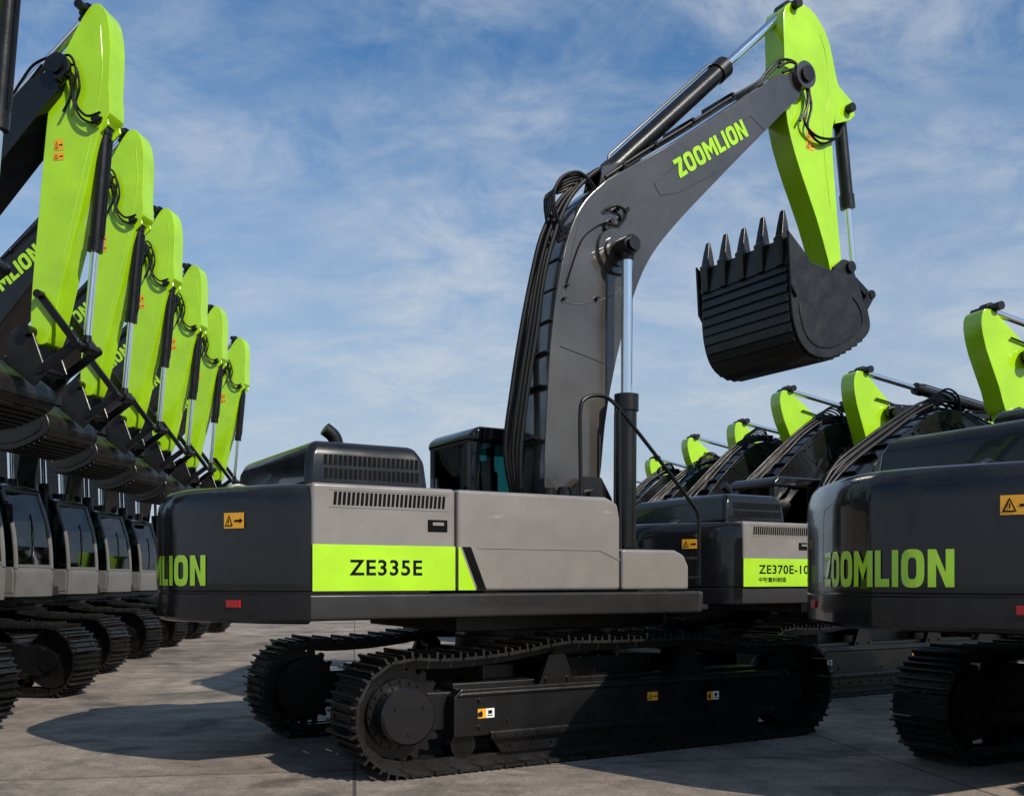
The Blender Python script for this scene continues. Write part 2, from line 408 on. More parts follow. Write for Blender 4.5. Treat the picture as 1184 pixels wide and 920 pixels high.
        if sg < 0:
            d2 = MB().prism([(-1.822,1.60),(-1.822,2.5),(-.2,2.5),(-.06,2.44),(-.03,2.3),(-.03,1.60)], ya, yb).bev(.035,4)
            cr = MB(); cr.prism([(-1.62,1.995),(-.28,1.995),(-.04,1.90),(-.04,1.885),(-.285,1.98),(-1.62,1.98)], sg*1.499, sg*1.506)
            wedge = MB(); wedge.prism([(-1.815,1.608),(-1.815,1.992),(-1.80,1.992),(-1.64,1.608)], sg*1.499, sg*1.505)
            slash = MB(); slash.prism([(-1.775,1.992),(-1.69,1.992),(-1.53,1.608),(-1.615,1.608)], sg*1.499, sg*1.5055)
            out.append(S('pump_door', d2.mesh('pump_door', 'grey'), [S('crease', cr.mesh('crease', 'grey')), S('green_wedge', wedge.mesh('green_wedge', 'lime')), S('black_slash', slash.mesh('black_slash', 'black'))]))
            tb = MB().prism([(-.01,1.60),(-.01,2.0),(.66,2.0),(.78,1.95),(.84,1.84),(.84,1.60)], sg*.75, sg*1.5).bev(.03,4)
            tl = MB().box((.4,sg*1.12,2.006),(.62,.5,.012))
            out.append(S('toolbox', tb.mesh('toolbox', 'grey'), [S('tread_plate', tl.mesh('tread_plate', 'steel'))]))
            fc = MB(); fc.cyl((-.45,-1.15,2.49),(-.45,-1.15,2.58),.09,n=20); fc.cyl((-.45,-1.15,2.58),(-.45,-1.15,2.61),.07,n=20)
            out.append(S('fuel_cap', fc.mesh('fuel_cap', 'steel')))
            ft = MB().box((.35,-.65,1.8),(.9,.18,.44)).bev(.02,2)
            out.append(S('front_cover', ft.mesh('front_cover', 'char')))
        else:
            d2 = MB().prism([(-1.822,1.60),(-1.822,2.5),(-.8,2.5),(-.72,2.42),(-.72,1.60)], ya, yb).bev(.035,4)
            out.append(S('air_filter_door', d2.mesh('air_filter_door', 'grey')))
    # hood
    hd = MB()
    def ring(z, i, xo=0):
        return [(-3.05+i,-1.02+i,z),(-1.86-i-xo,-1.02+i,z),(-1.86-i-xo,1.22-i,z),(-3.05+i,1.22-i,z)]
    hd.rings([ring(2.49,0),ring(2.80,.03,.0),ring(2.93,.09,.02)]).bev(.07,5,25)
    g = MB()  # black slabs painted as the dark inside open vents
    for k in range(20):
        x = -2.88+k*.046
        for z0, z1 in ((2.59,2.68),(2.71,2.80)):
            yo = -1.02+.03*(z0-2.49)/.31-.004
            y2 = -1.02+.03*(z1-2.49)/.31-.004
            g.hexa([(x,yo,z0),(x+.030,yo,z0),(x+.038,y2,z1),(x+.008,y2,z1),(x,yo+.03,z0),(x+.030,yo+.03,z0),(x+.038,y2+.03,z1),(x+.008,y2+.03,z1)])
    ex = MB(); ex.tube([(-2.62,-.62,2.86),(-2.62,-.62,2.95),(-2.65,-.62,3.02),(-2.73,-.62,3.08)], .065, 14)
    out.append(S('engine_hood', hd.mesh('engine_hood', 'char', 30), [S('hood_grille', g.mesh('hood_grille', 'black')), S('exhaust_pipe', ex.mesh('exhaust_pipe', 'steel'))]))
    # deck items behind the boom
    dv = MB(); dv.box((-.55,.1,2.36),(.55,.9,.3)).bev(.015,2)
    out.append(S('valve_cover', dv.mesh('valve_cover', 'steel')))
    out.append(S('filter_can', MB().cyl((-.25,-.55,2.3),(-.25,-.55,2.66),.07,n=16).mesh('filter_can', 'steel')))
    # boom foot bracket
    for y in (-.42,.37):
        out.append(S('boom_bracket', MB().prism([(-.25,1.58),(.1,2.62),(.28,2.82),(.52,2.82),(.66,2.6),(.75,2.2),(1.0,2.1),(1.0,1.58)], y, y+.05).mesh('boom_bracket', 'char')))
    out.append(S('foot_pin', MB().cyl((.4,-.5,2.6),(.4,.5,2.6),.09,n=18).mesh('foot_pin', 'steel')))
    out.append(S('foot_pin', MB().cyl((.775,-.62,2.0),(.775,.62,2.0),.07,n=16).mesh('foot_pin', 'steel')))
    # hand rail
    hr = MB(); y = -1.36
    pts = [P(672,585,y),P(671,520,y),P(671,475,y),P(676,461,y),P(692,457,y),P(708,464,y),P(730,490,y),P(765,535,y),P(797,578,y),P(806,592,y),P(808,610,y),P(808,676,y)]
    hr.tube([(p[0],y,p[1]) for p in pts], .02, 10, 5)
    q = P(716,474,y); hr.tube([(q[0],y,q[1]),(q[0]+.01,y,2.0)], .018, 8, 0)
    out.append(S('handrail', hr.mesh('handrail', 'steel')))
    for x, z in ((.98,1.72),(.94,1.92)): out.append(S('step', MB().box((x,-1.2,z),(.2,.42,.03)).bev(.006,1).mesh('step', 'steel')))
    # cab
    y0, y1 = .5, 1.56
    def cab_mesh(m_):
        cb = MB()
        cb.prism([(-.6,1.40),(-.6,2.30),(.2,2.30),(.2,1.93),(1.28,1.93),(1.31,1.8),(1.28,1.40)], y0, y1)
        for yy in (y0+.03, y1-.03):
            cb.box((-.55,yy,2.78),(.10,.06,1.0)); cb.box((.22,yy,2.6),(.09,.05,1.38))
            cb.tube([(1.28,yy,1.9),(1.26,yy,2.3),(1.19,yy,2.75),(1.0,yy,3.3)], .040, 8, 4)
        cb.box((1.27,(y0+y1)/2,1.95),(.05,y1-y0-.06,.05))
        for yy in (y0+.06, y1-.06): cb.box((-.58,yy,2.8),(.05,.10,.98))
        return cb.mesh('cab', m_)
    kids = []
    rf = MB().prism([(-.63,3.24),(-.63,3.34),(-.52,3.43),(.84,3.43),(1.02,3.36),(1.05,3.26)], y0-.02, y1+.02).bev(.05,4)
    kids.append(S('roof', rf.mesh('roof', 'char')))
    for yy in (y0+.02, y1-.02):
        for pp in ([(-.54,2.32),(-.54,3.27),(.19,3.27),(.19,2.32)], [(.25,1.95),(.25,3.27),(1.0,3.27),(1.16,2.75),(1.23,2.3),(1.25,1.95)]):
            kids.append(S('window', MB().prism(pp, yy-.004, yy+.004).mesh('window', 'glass')))
    ws = MB(); pr = [(1.285,1.98),(1.265,2.3),(1.195,2.75),(1.01,3.28)]
    for a, b in zip(pr, pr[1:]): ws.hexa([(a[0],y0+.05,a[1]),(a[0],y1-.05,a[1]),(a[0]-.01,y1-.05,a[1]),(a[0]-.01,y0+.05,a[1]),(b[0],y0+.05,b[1]),(b[0],y1-.05,b[1]),(b[0]-.01,y1-.05,b[1]),(b[0]-.01,y0+.05,b[1])])
    kids.append(S('windscreen', ws.mesh('windscreen', 'glass')))
    kids.append(S('window', MB().box((-.59,(y0+y1)/2,2.8),(.008,y1-y0-.12,.92)).mesh('window', 'glass')))
    for yy, sg in ((y0, -1), (y1, 1)):
        kids.append(S('door_panel', MB().prism([(.23,1.46),(.23,1.90),(1.24,1.90),(1.26,1.8),(1.24,1.46)], yy+sg*.010, yy-sg*.02).bev(.008,1).mesh('door_panel', 'silver')))
        hg = MB(); hg.box((.33,yy+sg*.02,2.05),(.12,.03,.035)).bev(.006,1); kids.append(S('door_handle', hg.mesh('door_handle', 'black')))
    st = MB(); st.box((.1,1.03,2.2),(.5,.5,.16)); st.box((-.15,1.03,2.6),(.14,.48,.75)); st.box((-.17,1.03,3.02),(.1,.26,.18)); st.bev(.04,3)
    kids.append(S('seat', st.mesh('seat', 'seat')))
    mi = MB(); mi.tube([(1.17,y1+.0,2.8),(1.22,y1+.14,2.9),(1.22,y1+.16,2.8)], .012, 6); mi.box((1.22,y1+.17,2.72),(.05,.17,.28)).bev(.004,1)
    kids.append(S('mirror', mi.mesh('mirror', 'black')))
    for yy in (y0+.15, y1-.15): kids.append(S('work_lamp', MB().box((.9,yy,3.485),(.08,.15,.1)).bev(.012,2).mesh('work_lamp', 'black')))
    wp = MB(); wp.tube([(1.295,.95,2.0),(1.25,1.05,2.5),(1.16,1.1,2.9)], .009, 6)
    kids.append(S('wiper', wp.mesh('wiper', 'black')))
    out.append(S('cab', cab_mesh('frame'), kids))
    out[-1]['alt'] = cab_mesh('silver')  # main cab's shade is in its darker paint; alt is the lit tone
    # swing ring and centre frame
    cf = MB(); cf.rings([[(-.9,-1.15,.5),(.9,-1.15,.5),(.9,1.15,.5),(-.9,1.15,.5)],[(-.7,-1.15,.95),(.7,-1.15,.95),(.7,1.15,.95),(-.7,1.15,.95)]])
    for a in (-1, 1):
        cf.box((a*1.2,0,.70),(.35,2.3,.42))
    cf.bev(.02,2); out.append(S('centre_frame', cf.mesh('centre_frame', 'steel')))
    sr = MB(); sr.cyl((0,0,.9),(0,0,1.12),.95,n=40); sr.cyl((0,0,1.1),(0,0,1.37),.85,n=40)
    out.append(S('swing_ring', sr.mesh('swing_ring', 'steel')))
    return out

# ---------------------------------------------------------------- arm
FP = Vector((.4, 2.6)); TIP = Vector(P(908,100)); BP = Vector((.80, 5.38)); G = Vector((.775, 2.0))
class X2:
    def __init__(s, piv, to, deg, sc=1.0): s.p, s.q, s.a, s.s = Vector(piv), Vector(to), R(deg), sc
    def __call__(s, v):
        v = (Vector(v)-s.p)*s.s; c, n = math.cos(s.a), math.sin(s.a)
        return Vector((v.x*c-v.y*n, v.x*n+v.y*c))+s.q
    def mat(s): return Matrix.Translation((s.q.x,0,s.q.y)) @ Matrix.Rotation(-s.a,4,'Y') @ Matrix.Scale(s.s,4) @ Matrix.Translation((-s.p.x,0,-s.p.y))
def v3(p, y=0): return Vector((p[0], y, p[1]))
PB = X2(FP, FP, 3)(TIP)
KA = Vector(P(962,316)); KB = Vector(LP(47,388))

def boom_spec(shift=0.0, mt='boom'):
    y = -.3
    back = [P(640,602,y),P(630,560,y),P(634,450,y),P(639,380,y),P(648,315,y),P(660,265,y),P(678,230,y),P(704,206,y)]
    top = [P(790,158,y),P(880,100,y),P(898,86,y),P(918,84,y),P(930,97,y),P(925,113,y)]
    low = [P(905,132,y),P(850,188,y),P(800,240,y),P(775,268,y),P(756,293,y),P(740,325,y),P(724,375,y),P(711,430,y),P(701,490,y),P(694,560,y),P(680,606,y)]
    bk = [(p.x,p.y) for p in catmull([(a,b,0) for a,b in back],3)]
    lw = [(p.x,p.y) for p in catmull([(a,b,0) for a,b in low],3)]
    pts = bk+top+lw
    mb = MB().prism(pts, -.29, .29).bev(.02,2,20)
    for sg in (-1, 1):
        mb.cyl((BP.x,sg*.28,BP.y),(BP.x,sg*.335,BP.y),.27,.25,n=36); mb.cyl((BP.x,sg*.33,BP.y),(BP.x,sg*.37,BP.y),.17,n=30)
        mb.cyl((TIP.x,sg*.28,TIP.y),(TIP.x,sg*.36,TIP.y),.17,n=28)
    a, b, c, d = P(680,235,0),P(688,198,0),P(712,192,0),P(735,190,0)
    for yy in (-.16,.13): mb.prism([a,b,c,d], yy, yy+.03)
    kids = []
    o, e, tl = Vector(P(787,206,y)), Vector(P(866,157,y)), Vector(P(780,187,y))
    u = e-o; vv = Vector((-u.y,u.x)).normalized()*(.215 if not shift else .27)
    if shift: u = u*1.2
    o = o-u*shift
    def fr(a, b): q = o+u*a+vv*b; return (q.x,-.297,q.y)
    def fl(a, b): q = o+u*(1-a)+vv*b; return (q.x,.297,q.y)
    kids.append(S('lettering', logo_mesh(fr))); kids.append(S('lettering', logo_mesh(fl)))
    for k, yy in enumerate((-.25,-.19,-.13,-.07,-.01,.05,.12,.18,.24)):
        off = 4+4.5*((k*2) % 5)
        L = [(604-off*.5,575),(606-off,520),(614-off,450),(624-off,385),(632-off*.8,320),(644-off*.8,272),(658-off*.6,235),(674-off*.3,212),(692,196)]
        pp = [v3(P(a,b,yy),yy) for a,b in L]
        kids.append(S('hose', MB().tube(pp, .020 if k % 2 else .026, 8, 4).mesh('hose','hose')))
    for k, yy in enumerate((-.27,-.2,-.1,.0,.1,.2)):
        L = [(650-k*2,268+k*6),(640-k*2,232),(648,207+k*3),(668,199+k*3),(684,212),(690,226+k*3)]
        kids.append(S('hose', MB().tube([v3(P(a,b,yy),yy) for a,b in L], .019, 8, 5).mesh('hose','hose')))
    for yy in (-.25,-.2,.24):
        L = [(700,205),(740,178),(790,148),(840,116),(875,96),(886,84),(900,70),(918,72),(930,90),(934,120),(925,140)]
        if yy > -.22: L = [(a+2,b+3) for a,b in L[:7]]
        kids.append(S('hose', MB().tube([v3(P(a,b,yy),yy) for a,b in L], .018, 8, 4).mesh('hose','hose')))
    for a, b in ((612,450),(618,412),(624,376),(630,340),(636,305),(606,510)):
        q = Vector(P(a+1,b,0)); kids.append(S('pipe_clamp', MB().box((q.x,0,q.y),(.10,.55,.022)).bev(.006,1).mesh('pipe_clamp','steel')))
    for a, b in ((706,200),(742,176),(785,149),(830,120)):
        q = Vector(P(a,b,0)); kids.append(S('pipe_clamp', MB().box((q.x,0,q.y),(.05,.56,.05)).bev(.006,1).mesh('pipe_clamp','steel')))
    for a, b in ((712,243),(718,252),(706,256),(724,243),(700,264),(655,330),(652,345),(690,345),(648,300)):
        q = P(a,b,-.3); kids.append(S('grease_fitting', MB().cyl((q[0],-.28,q[1]),(q[0],-.335,q[1]),.028 if a > 698 else .02,n=10).mesh('grease_fitting','steel')))
    kids.append(S('grease_line', MB().tube([v3(P(700,243,-.33),-.33),v3(P(712,238,-.36),-.36),v3(P(724,246,-.35),-.35),v3(P(716,260,-.34),-.34),v3(P(700,258,-.33),-.33)], .016, 8).mesh('grease_line','hose')))
    kids.append(S('grease_line', MB().tube([v3(P(706,256,-.33),-.31),v3(P(690,262,-.31),-.3),v3(P(672,280,-.31),-.3),v3(P(655,330,-.31),-.3)], .009, 6).mesh('grease_line','hose')))
    o1 = [P(757,212,y),P(775,196,y),P(868,134,y),P(884,150,y),P(842,192,y),P(786,222,y),P(764,226,y)]
    o2 = [P(672,250,y),P(660,300,y),P(655,350,y),P(712,340,y),P(722,312,y)]
    o3 = [P(648,400,y),P(700,420,y)]
    for sg in (-1,1):
        if not shift: kids.append(S('weld_seam', MB().tube([v3(q,sg*.291) for q in o1]+[v3(o1[0],sg*.291)], .006, 6, 0).mesh('weld_seam',mt)))
        kids.append(S('weld_seam', MB().tube([v3(q,sg*.291) for q in o2], .006, 6, 3).mesh('weld_seam',mt)))
        kids.append(S('weld_seam', MB().tube([v3(q,sg*.291) for q in o3], .007, 6, 0).mesh('weld_seam',mt)))
    return mb.mesh('boom',mt), kids
BOOM = boom_spec(); BOOML = boom_spec(.34,'char')  # BOOML: shade on the row booms is put into a darker paint
SA_TOP = Vector(P(907,14)); SA_BC = Vector(P(970,132)); SA_J = Vector(P(990,346)); SA_R = Vector(P(964,318))
SB_TOP = Vector(LP(104,17)); SB_BC = Vector(LP(122,146)); SB_J = Vector(LP(100,402)); SB_R = Vector(LP(58,346))
SBASE = Vector(P(700,203))
def stick_spec(kind):
    f, K, top, bc, rk = (P, KA, SA_TOP, SA_BC, SA_R) if kind == 'A' else (LP, KB, SB_TOP, SB_BC, SB_R)
    y = -.17
    if kind == 'A':
        px = [(908,8),(918,2),(936,9),(950,28),(960,52),(968,92),(973,108),(971,122),(963,148),(964,190),(969,255),(974,315),(972,330),(964,332),(958,302),(944,252),(928,205),(915,162),(908,120),(907,60),(906,25)]
        hose = [[(900,78),(915,72),(930,84),(936,112),(930,140),(945,158),(966,160),(974,150)],[(905,84),(926,82),(938,120),(934,148),(950,166),(970,158)]]
        stk = (932,172); 
    else:
        px = [(99,14),(108,5),(116,5),(124,18),(128,50),(126,100),(127,130),(118,144),(108,175),(94,240),(76,310),(58,385),(50,398),(40,396),(35,382),(37,330),(45,240),(53,150),(62,90),(82,45)]
        hose = [[(62,72),(80,64),(88,84),(84,112),(92,134),(106,142),(118,136)],[(66,78),(86,76),(92,100),(88,120),(100,134),(116,130)]]
        stk = (62,186)
    pts = [f(a,b,y) for a,b in px]
    pts = [(p.x,p.y) for p in catmull([(a,b,0) for a,b in pts],2,True)]
    mb = MB().prism(pts, -.17, .17).bev(.014,2,25)
    pin = TIP if kind == 'A' else PB
    kids = []
    for c, r, w in ((pin,.10,.40),(K,.075,.34),(top,.06,.26),(bc,.06,.24),(rk,.055,.28)):
        kids.append(S('pin', MB().cyl((c.x,-w,c.y),(c.x,w,c.y),r,n=18).mesh('pin','steel')))
    for c in (bc,):
        for yy in (-.15,.12):
            kids.append(S('bracket', MB().prism([(c.x-.22,c.y+.3),(c.x+.1,c.y+.12),(c.x+.14,c.y-.05),(c.x+.04,c.y-.14),(c.x-.25,c.y-.25)], yy, yy+.03).bev(.006,1).mesh('bracket','lime')))
    for k, L in enumerate(hose):
        yy = -.25+.02*k
        kids.append(S('hose', MB().tube([v3(f(a,b,yy),yy) for a,b in L], .017, 8, 5).mesh('hose','hose')))
    sx, sz = f(stk[0],stk[1],y)
    kids.append(S('warning_sticker', sticker_mesh(lambda u,v,off: (sx+u*.15,-.17-off,sz+v*.10))))
    kids.append(S('warning_sticker', sticker_mesh(lambda u,v,off: (sx+.01+u*.13,-.17-off,sz+.13+v*.14))))
    if kind == 'A': E = [(948,40),(956,70),(958,110),(952,160),(960,240)]
    else: E = [(116,30),(118,80),(112,125),(98,190),(72,300)]
    kids.append(S('weld_seam', MB().tube([v3(f(a,b,y),-.17) for a,b in E], .006, 6, 3).mesh('weld_seam','lime')))
    return mb.mesh('stick','lime'), kids
STICK = {k: stick_spec(k) for k in 'AB'}
def bucket_spec():
    y = -.75
    px = [(911,284),(911,315),(912,350),(916,378),(924,399),(938,412),(957,414),(978,405),(995,393),(1003,380),(1000,360),(989,342),(978,328)]
    prof = [P(a,b,y) for a,b in px]
    pf = [(p.x,p.y) for p in catmull([(a,b,0) for a,b in prof],3)]
    cen = P(955,355,y)
    mb = MB().strip(pf,-.75,.75,.035,cen)
    kids = []
    cc = Vector(cen)
    # overlapping wear strips lie across the shell, each stepped over the next
    dense = [Vector((p.x,p.y)) for p in catmull([(q[0],q[1],0) for q in pf[2:27]],6)]
    acc = [0.0]
    for p, q in zip(dense, dense[1:]): acc.append(acc[-1]+(q-p).length)
    def along(s_):
        for i in range(len(dense)-1):
            if acc[i+1] >= s_: return dense[i].lerp(dense[i+1], (s_-acc[i])/max(1e-6,acc[i+1]-acc[i]))
        return dense[-1]
    step = .118; n = int(acc[-1]/step)
    for k in range(n):
        s0 = k*step; A, B = along(s0), along(s0+step*.93); t = (B-A).normalized(); n_ = Vector((-t.y,t.x))
        if n_.dot(A-cc) < 0: n_ = -n_
        a0, a1, b0, b1 = A-n_*.01, A+n_*.008, B-n_*.01, B+n_*.034
        m_ = MB(); m_.hexa([(a0.x,-.755,a0.y),(a1.x,-.755,a1.y),(b1.x,-.755,b1.y),(b0.x,-.755,b0.y),(a0.x,.755,a0.y),(a1.x,.755,a1.y),(b1.x,.755,b1.y),(b0.x,.755,b0.y)]); m_.bev(.004,1)
        kids.append(S('wear_strip', m_.mesh('wear_strip','bucket')))
    lip = MB(); a, b = Vector(pf[0]), Vector(pf[2]); d = (a-b).normalized()
    q0, q1 = a+d*.10, a-d*.22; nx = Vector((-d.y,d.x))
    lip.hexa([(q1.x-nx.x*.03,-.77,q1.y-nx.y*.03),(q1.x+nx.x*.03,-.77,q1.y+nx.y*.03),(q0.x+nx.x*.02,-.77,q0.y+nx.y*.02),(q0.x-nx.x*.02,-.77,q0.y-nx.y*.02),
              (q1.x-nx.x*.03,.77,q1.y-nx.y*.03),(q1.x+nx.x*.03,.77,q1.y+nx.y*.03),(q0.x+nx.x*.02,.77,q0.y+nx.y*.02),(q0.x-nx.x*.02,.77,q0.y-nx.y*.02)])
    kids.append(S('lip', lip.mesh('lip','bucket')))
    sidep = [P(a_,b_,y) for a_,b_ in ((909,272),(920,292),(935,304),(955,312),(978,320))]+pf[::-1][1:-1]
    inner = [tuple(Vector(cen)+(Vector(q)-Vector(cen))*.80) for q in pf[6:-3]]
    for sg in (-1,1):
        kids.append(S('side_plate', MB().prism(sidep, sg*.757, sg*.795).bev(.008,1).mesh('side_plate','bucket')))
        cut = [P(a_,b_,y) for a_,b_ in ((906,268),(918,284),(930,300),(928,330),(916,345),(909,330))]
        kids.append(S('side_cutter', MB().prism(cut, sg*.796, sg*.83).bev(.006,1).mesh('side_cutter','bucket')))
        kids.append(S('edge_bead', MB().tube([v3(q,sg*.795) for q in inner], .014, 6, 2).mesh('edge_bead','bucket')))
    for k in range(5):
        yy = -.66+k*.33; ex = (.0,.02,-.015,.01,-.01)[k]
        t = MB(); ax = lambda s_, w_: a+d*s_+nx*w_
        def sec(s_, h, w): return [(ax(s_,-h).x,yy-w,ax(s_,-h).y),(ax(s_,h).x,yy-w,ax(s_,h).y),(ax(s_,h).x,yy+w,ax(s_,h).y),(ax(s_,-h).x,yy+w,ax(s_,-h).y)]
        t.rings([sec(-.22,.05,.055),sec(.0,.07,.068),sec(.12,.085,.075),sec(.14,.065,.06),sec(.29,.042,.050),sec(.45+ex,.013,.032)])
        t.bev(.010,2)
        kids.append(S('tooth', t.mesh('tooth','bucket')))
    L2 = Vector(P(978,368)); 
    for yy in (-.30,.25):
        e = [KA+Vector((-.30,-.04)),KA+Vector((-.12,.09)),KA+Vector((-.02,.09)),KA+Vector((.07,.0)),L2+Vector((.06,.05)),L2+Vector((.06,-.07)),L2+Vector((-.1,-.25)),KA+Vector((-.35,-.5))]
        kids.append(S('bucket_ear', MB().prism([tuple(p) for p in e], yy, yy+.05).bev(.008,1).mesh('bucket_ear','bucket')))
    for c, r in ((KA,.075),(L2,.055)): kids.append(S('pin', MB().cyl((c.x,-.33,c.y),(c.x,.33,c.y),r,n=18).mesh('pin','steel')))
    return mb.mesh('bucket','bucket',50), kids, L2
BUCKET = bucket_spec()
def cyl_parts(name, a, b, y, rb, rr, blen, piperun=True):
    a, b = v3(a,y), v3(b,y); d = b-a; L = d.length; d.normalize(); blen = min(blen, L-.12)
    mb = MB(); mb.cyl(a+d*.06, a+d*blen, rb, n=24); mb.cyl(a+d*(blen-.16), a+d*(blen+.02), rb*1.18, n=24); mb.cyl(a+d*.05,a+d*.12,rb*1.12,n=24)
    mb.cyl(a+Vector((0,-rb*.9,0)), a+Vector((0,rb*.9,0)), rb*1.05, n=20)
    if piperun:
        s = d.cross(Vector((0,1,0)))
        mb.tube([a+d*.15+s*rb*.9, a+d*.2+s*rb*1.3, a+d*(blen-.2)+s*rb*1.3, a+d*(blen-.1)+s*rb], .016, 8, 0)
    rod = MB(); rod.cyl(a+d*(blen-.02), b-d*.07, rr, n=20)
    eye = MB(); eye.cyl(b+Vector((0,-rb*.8,0)), b+Vector((0,rb*.8,0)), rb*.95, n=20); eye.cyl(b-d*.16,b,rr*1.1,rb*.8,n=16)
    return S(name, mb.mesh(name,'steel'), [S('piston_rod', rod.mesh('piston_rod','chrome')), S('rod_eye', eye.mesh('rod_eye','steel'))])
def arm_specs(bb, kind, bs, bk, bsc=1.0, BM=None, ssc=1.0):
    TB = X2(FP,FP,bb); tip = TB(TIP)
    me, kids = BM or BOOM; out = [S('boom', me, kids, TB.mat())]
    pin, K, top, bc, J, rk = (TIP,KA,SA_TOP,SA_BC,SA_J,SA_R) if kind == 'A' else (PB,KB,SB_TOP,SB_BC,SB_J,SB_R)
    XS = X2(pin, tip, bs, ssc); me, kids = STICK[kind]; out.append(S('stick', me, kids, XS.mat()))
    XB = X2(KA, XS(K), bk, bsc); me, kids, L2 = BUCKET; out.append(S('bucket', me, kids, XB.mat()))
    for sg in (-1,1): out.append(cyl_parts('boom_cylinder', G, TB(BP), sg*.52, .115, .062, 1.72))
    pm = MB(); q = TB(BP); pm.cyl((q.x,-.66,q.y),(q.x,.66,q.y),.075,n=18); out.append(S('pin', pm.mesh('pin','steel')))
    L0 = (SA_TOP-SBASE).length
    out.append(cyl_parts('stick_cylinder', TB(SBASE), XS(top), 0, .11, .058, .63*L0))
    j = XS(J); L = (j-XS(bc)).length
    out.append(cyl_parts('bucket_cylinder', XS(bc), j, 0, .085, .048, (.50 if kind == 'A' else .56)*L))
    l2 = XB(L2); r2 = XS(rk)
    for yy in (-.22,.18):
        for a, b, w, nm in ((r2,j,.05,'rocker_arm'),(j,l2,.06,'bucket_link')):
            d = (b-a).normalized(); n_ = Vector((-d.y,d.x))*w
            o2 = 0 if nm == 'rocker_arm' else (-.045 if yy < 0 else .045)
            out.append(S(nm, MB().prism([tuple(a-d*w+n_*.6),tuple(a-d*w-n_*.6),tuple(a-n_),tuple(b-n_),tuple(b+d*w-n_*.6),tuple(b+d*w+n_*.6),tuple(b+n_),tuple(a+n_)], yy+o2, yy+.04+o2).bev(.006,1).mesh(nm,'steel')))
    out.append(S('pin', MB().cyl((j.x,-.28,j.y),(j.x,.28,j.y),.055,n=16).mesh('pin','steel')))
    return out

# ---------------------------------------------------------------- assembling machines
UNDER = track_specs(-1)+track_specs(1)
UPM = upper_specs('ZE335E'); 
UPL = [dict(s, me=s['alt']) if s['name'] == 'cab' else s for s in UPM]
UPR = [s for s in UPM if s['name'] != 'green_stripe']+[s for s in upper_specs('ZE370E-10', '中联重科制造') if s['name'] == 'green_stripe']
def inst(spec, parent):
    o = bpy.data.objects.new(spec['name'], spec['me']); C.objects.link(o); o.parent = parent
    if spec['m'] is not None: o.matrix_local = spec['m']
    if spec['label']: o['label'] = spec['label']
    for k in spec['kids']: inst(k, o)
    return o
def machine(specs, x, y, th, label, group=None):
    e = bpy.data.objects.new('excavator', None); C.objects.link(e); e.location = (x,y,0); e.rotation_euler = (0,0,th)
    e.empty_display_size = .5
    e['label'] = label; e['category'] = 'excavator'
    if group: e['group'] = group
    for s in specs: inst(s, e)
    return e
machine(UNDER+UPM+arm_specs(0,'A',0,0), *MC, 'large grey and lime excavator in the centre, arm raised highest')
ARML = arm_specs(3,'B',0,-6,.86,BOOML)
ordl = ['cropped at the top left corner, only its arm cylinder showing',
        'in the left row with the tallest lime stick',
        'with the second tallest lime stick of the left row',
        'with the third lime stick from the left in the left row',
        'with the fourth lime stick from the left in the left row',
        'with the fifth lime stick in the left row',
        'ending the left row, with the shortest lime stick']
for k in range(7):
    i = k-1
    machine(UNDER+UPL+ARML, LC[0]-.61*i-[.045,0,.30,.34,.33,.24,-.05][k], LC[1]+3.55*i, LC[2]+R([0,0,.6,-.5,.4,0,-.6][k]), 'excavator '+ordl[k], 'excavators with raised sticks parked in the left row')
ARMR = arm_specs(-50,'B',-60,-60,.8,BOOML); ARMR2 = arm_specs(-39,'B',-50,-50,.8,BOOML); ARMR3 = arm_specs(-42,'B',-54,-50,.8,BOOML)
UND1 = [dict(s, m=Matrix.Translation((.66,-.12,0))) for s in UNDER]
UPR1 = []
for s in UPR:
    if s['name'] == 'engine_hood': s = dict(s, m=Matrix.Translation((.22,-.12,0)))
    if s['name'] == 'counterweight': s = dict(s, kids=cw_kids(.64,1.22,-.82)+[q for q in s['kids'] if q['name'] in ('reflector','lifting_lug')])
    UPR1.append(s)
rr = [(6.19,9.07,27.5,ARMR,'dark excavator cropped at the right edge with lime lettering across its counterweight'),
      (5.13,16.4,30,ARMR,'grey sided excavator with green number stripe between the central machine and the right foreground one'),
      (4.55,20.2,30,ARMR3,'dark excavator body directly behind the striped grey excavator on the right'),
      (4.0,24.0,30,ARMR2,'second dark excavator body behind the striped grey one on the right'),
      (3.45,27.8,30,ARMR3,'third dark excavator body behind the striped grey one on the right'),
      (2.9,31.6,30,ARMR2,'farthest dark excavator body of the right row, mostly hidden')]
for k, (x, y, a, am, lb) in enumerate(rr): machine((UND1+UPR1 if k == 0 else UNDER+UPR)+am, x, y, R(a), lb, 'excavators of the right row seen from behind')
ARMT = [arm_specs(-32,'B',-22,-12,.8,BOOML,1.2), arm_specs(-35,'B',-17,-6,.8,BOOML,1.2)]
tt = [(8.70,17.2,'nearest lime stick top by the right edge'),(7.95,21.1,'second lime stick top from the right edge'),(7.27,24.4,'third lime stick top from the right edge'),(7.0,27.8,'fourth lime stick top from the right edge'),
      (6.45,32.4,'fifth lime stick top from the right edge'),(6.0,38.0,'sixth lime stick top from the right edge'),(5.45,43.0,'farthest lime stick top beside the central machine')]
for k, (x, y, lb) in enumerate(tt):
    a = R(200+[0,2,-1,1,0,2,0][k]); machine(UNDER+UPM+ARMT[k in (1,3,6)], x-6.2*math.cos(a), y-6.2*math.sin(a), a, 'left facing excavator, '+lb, 'excavators with lowered booms facing left')

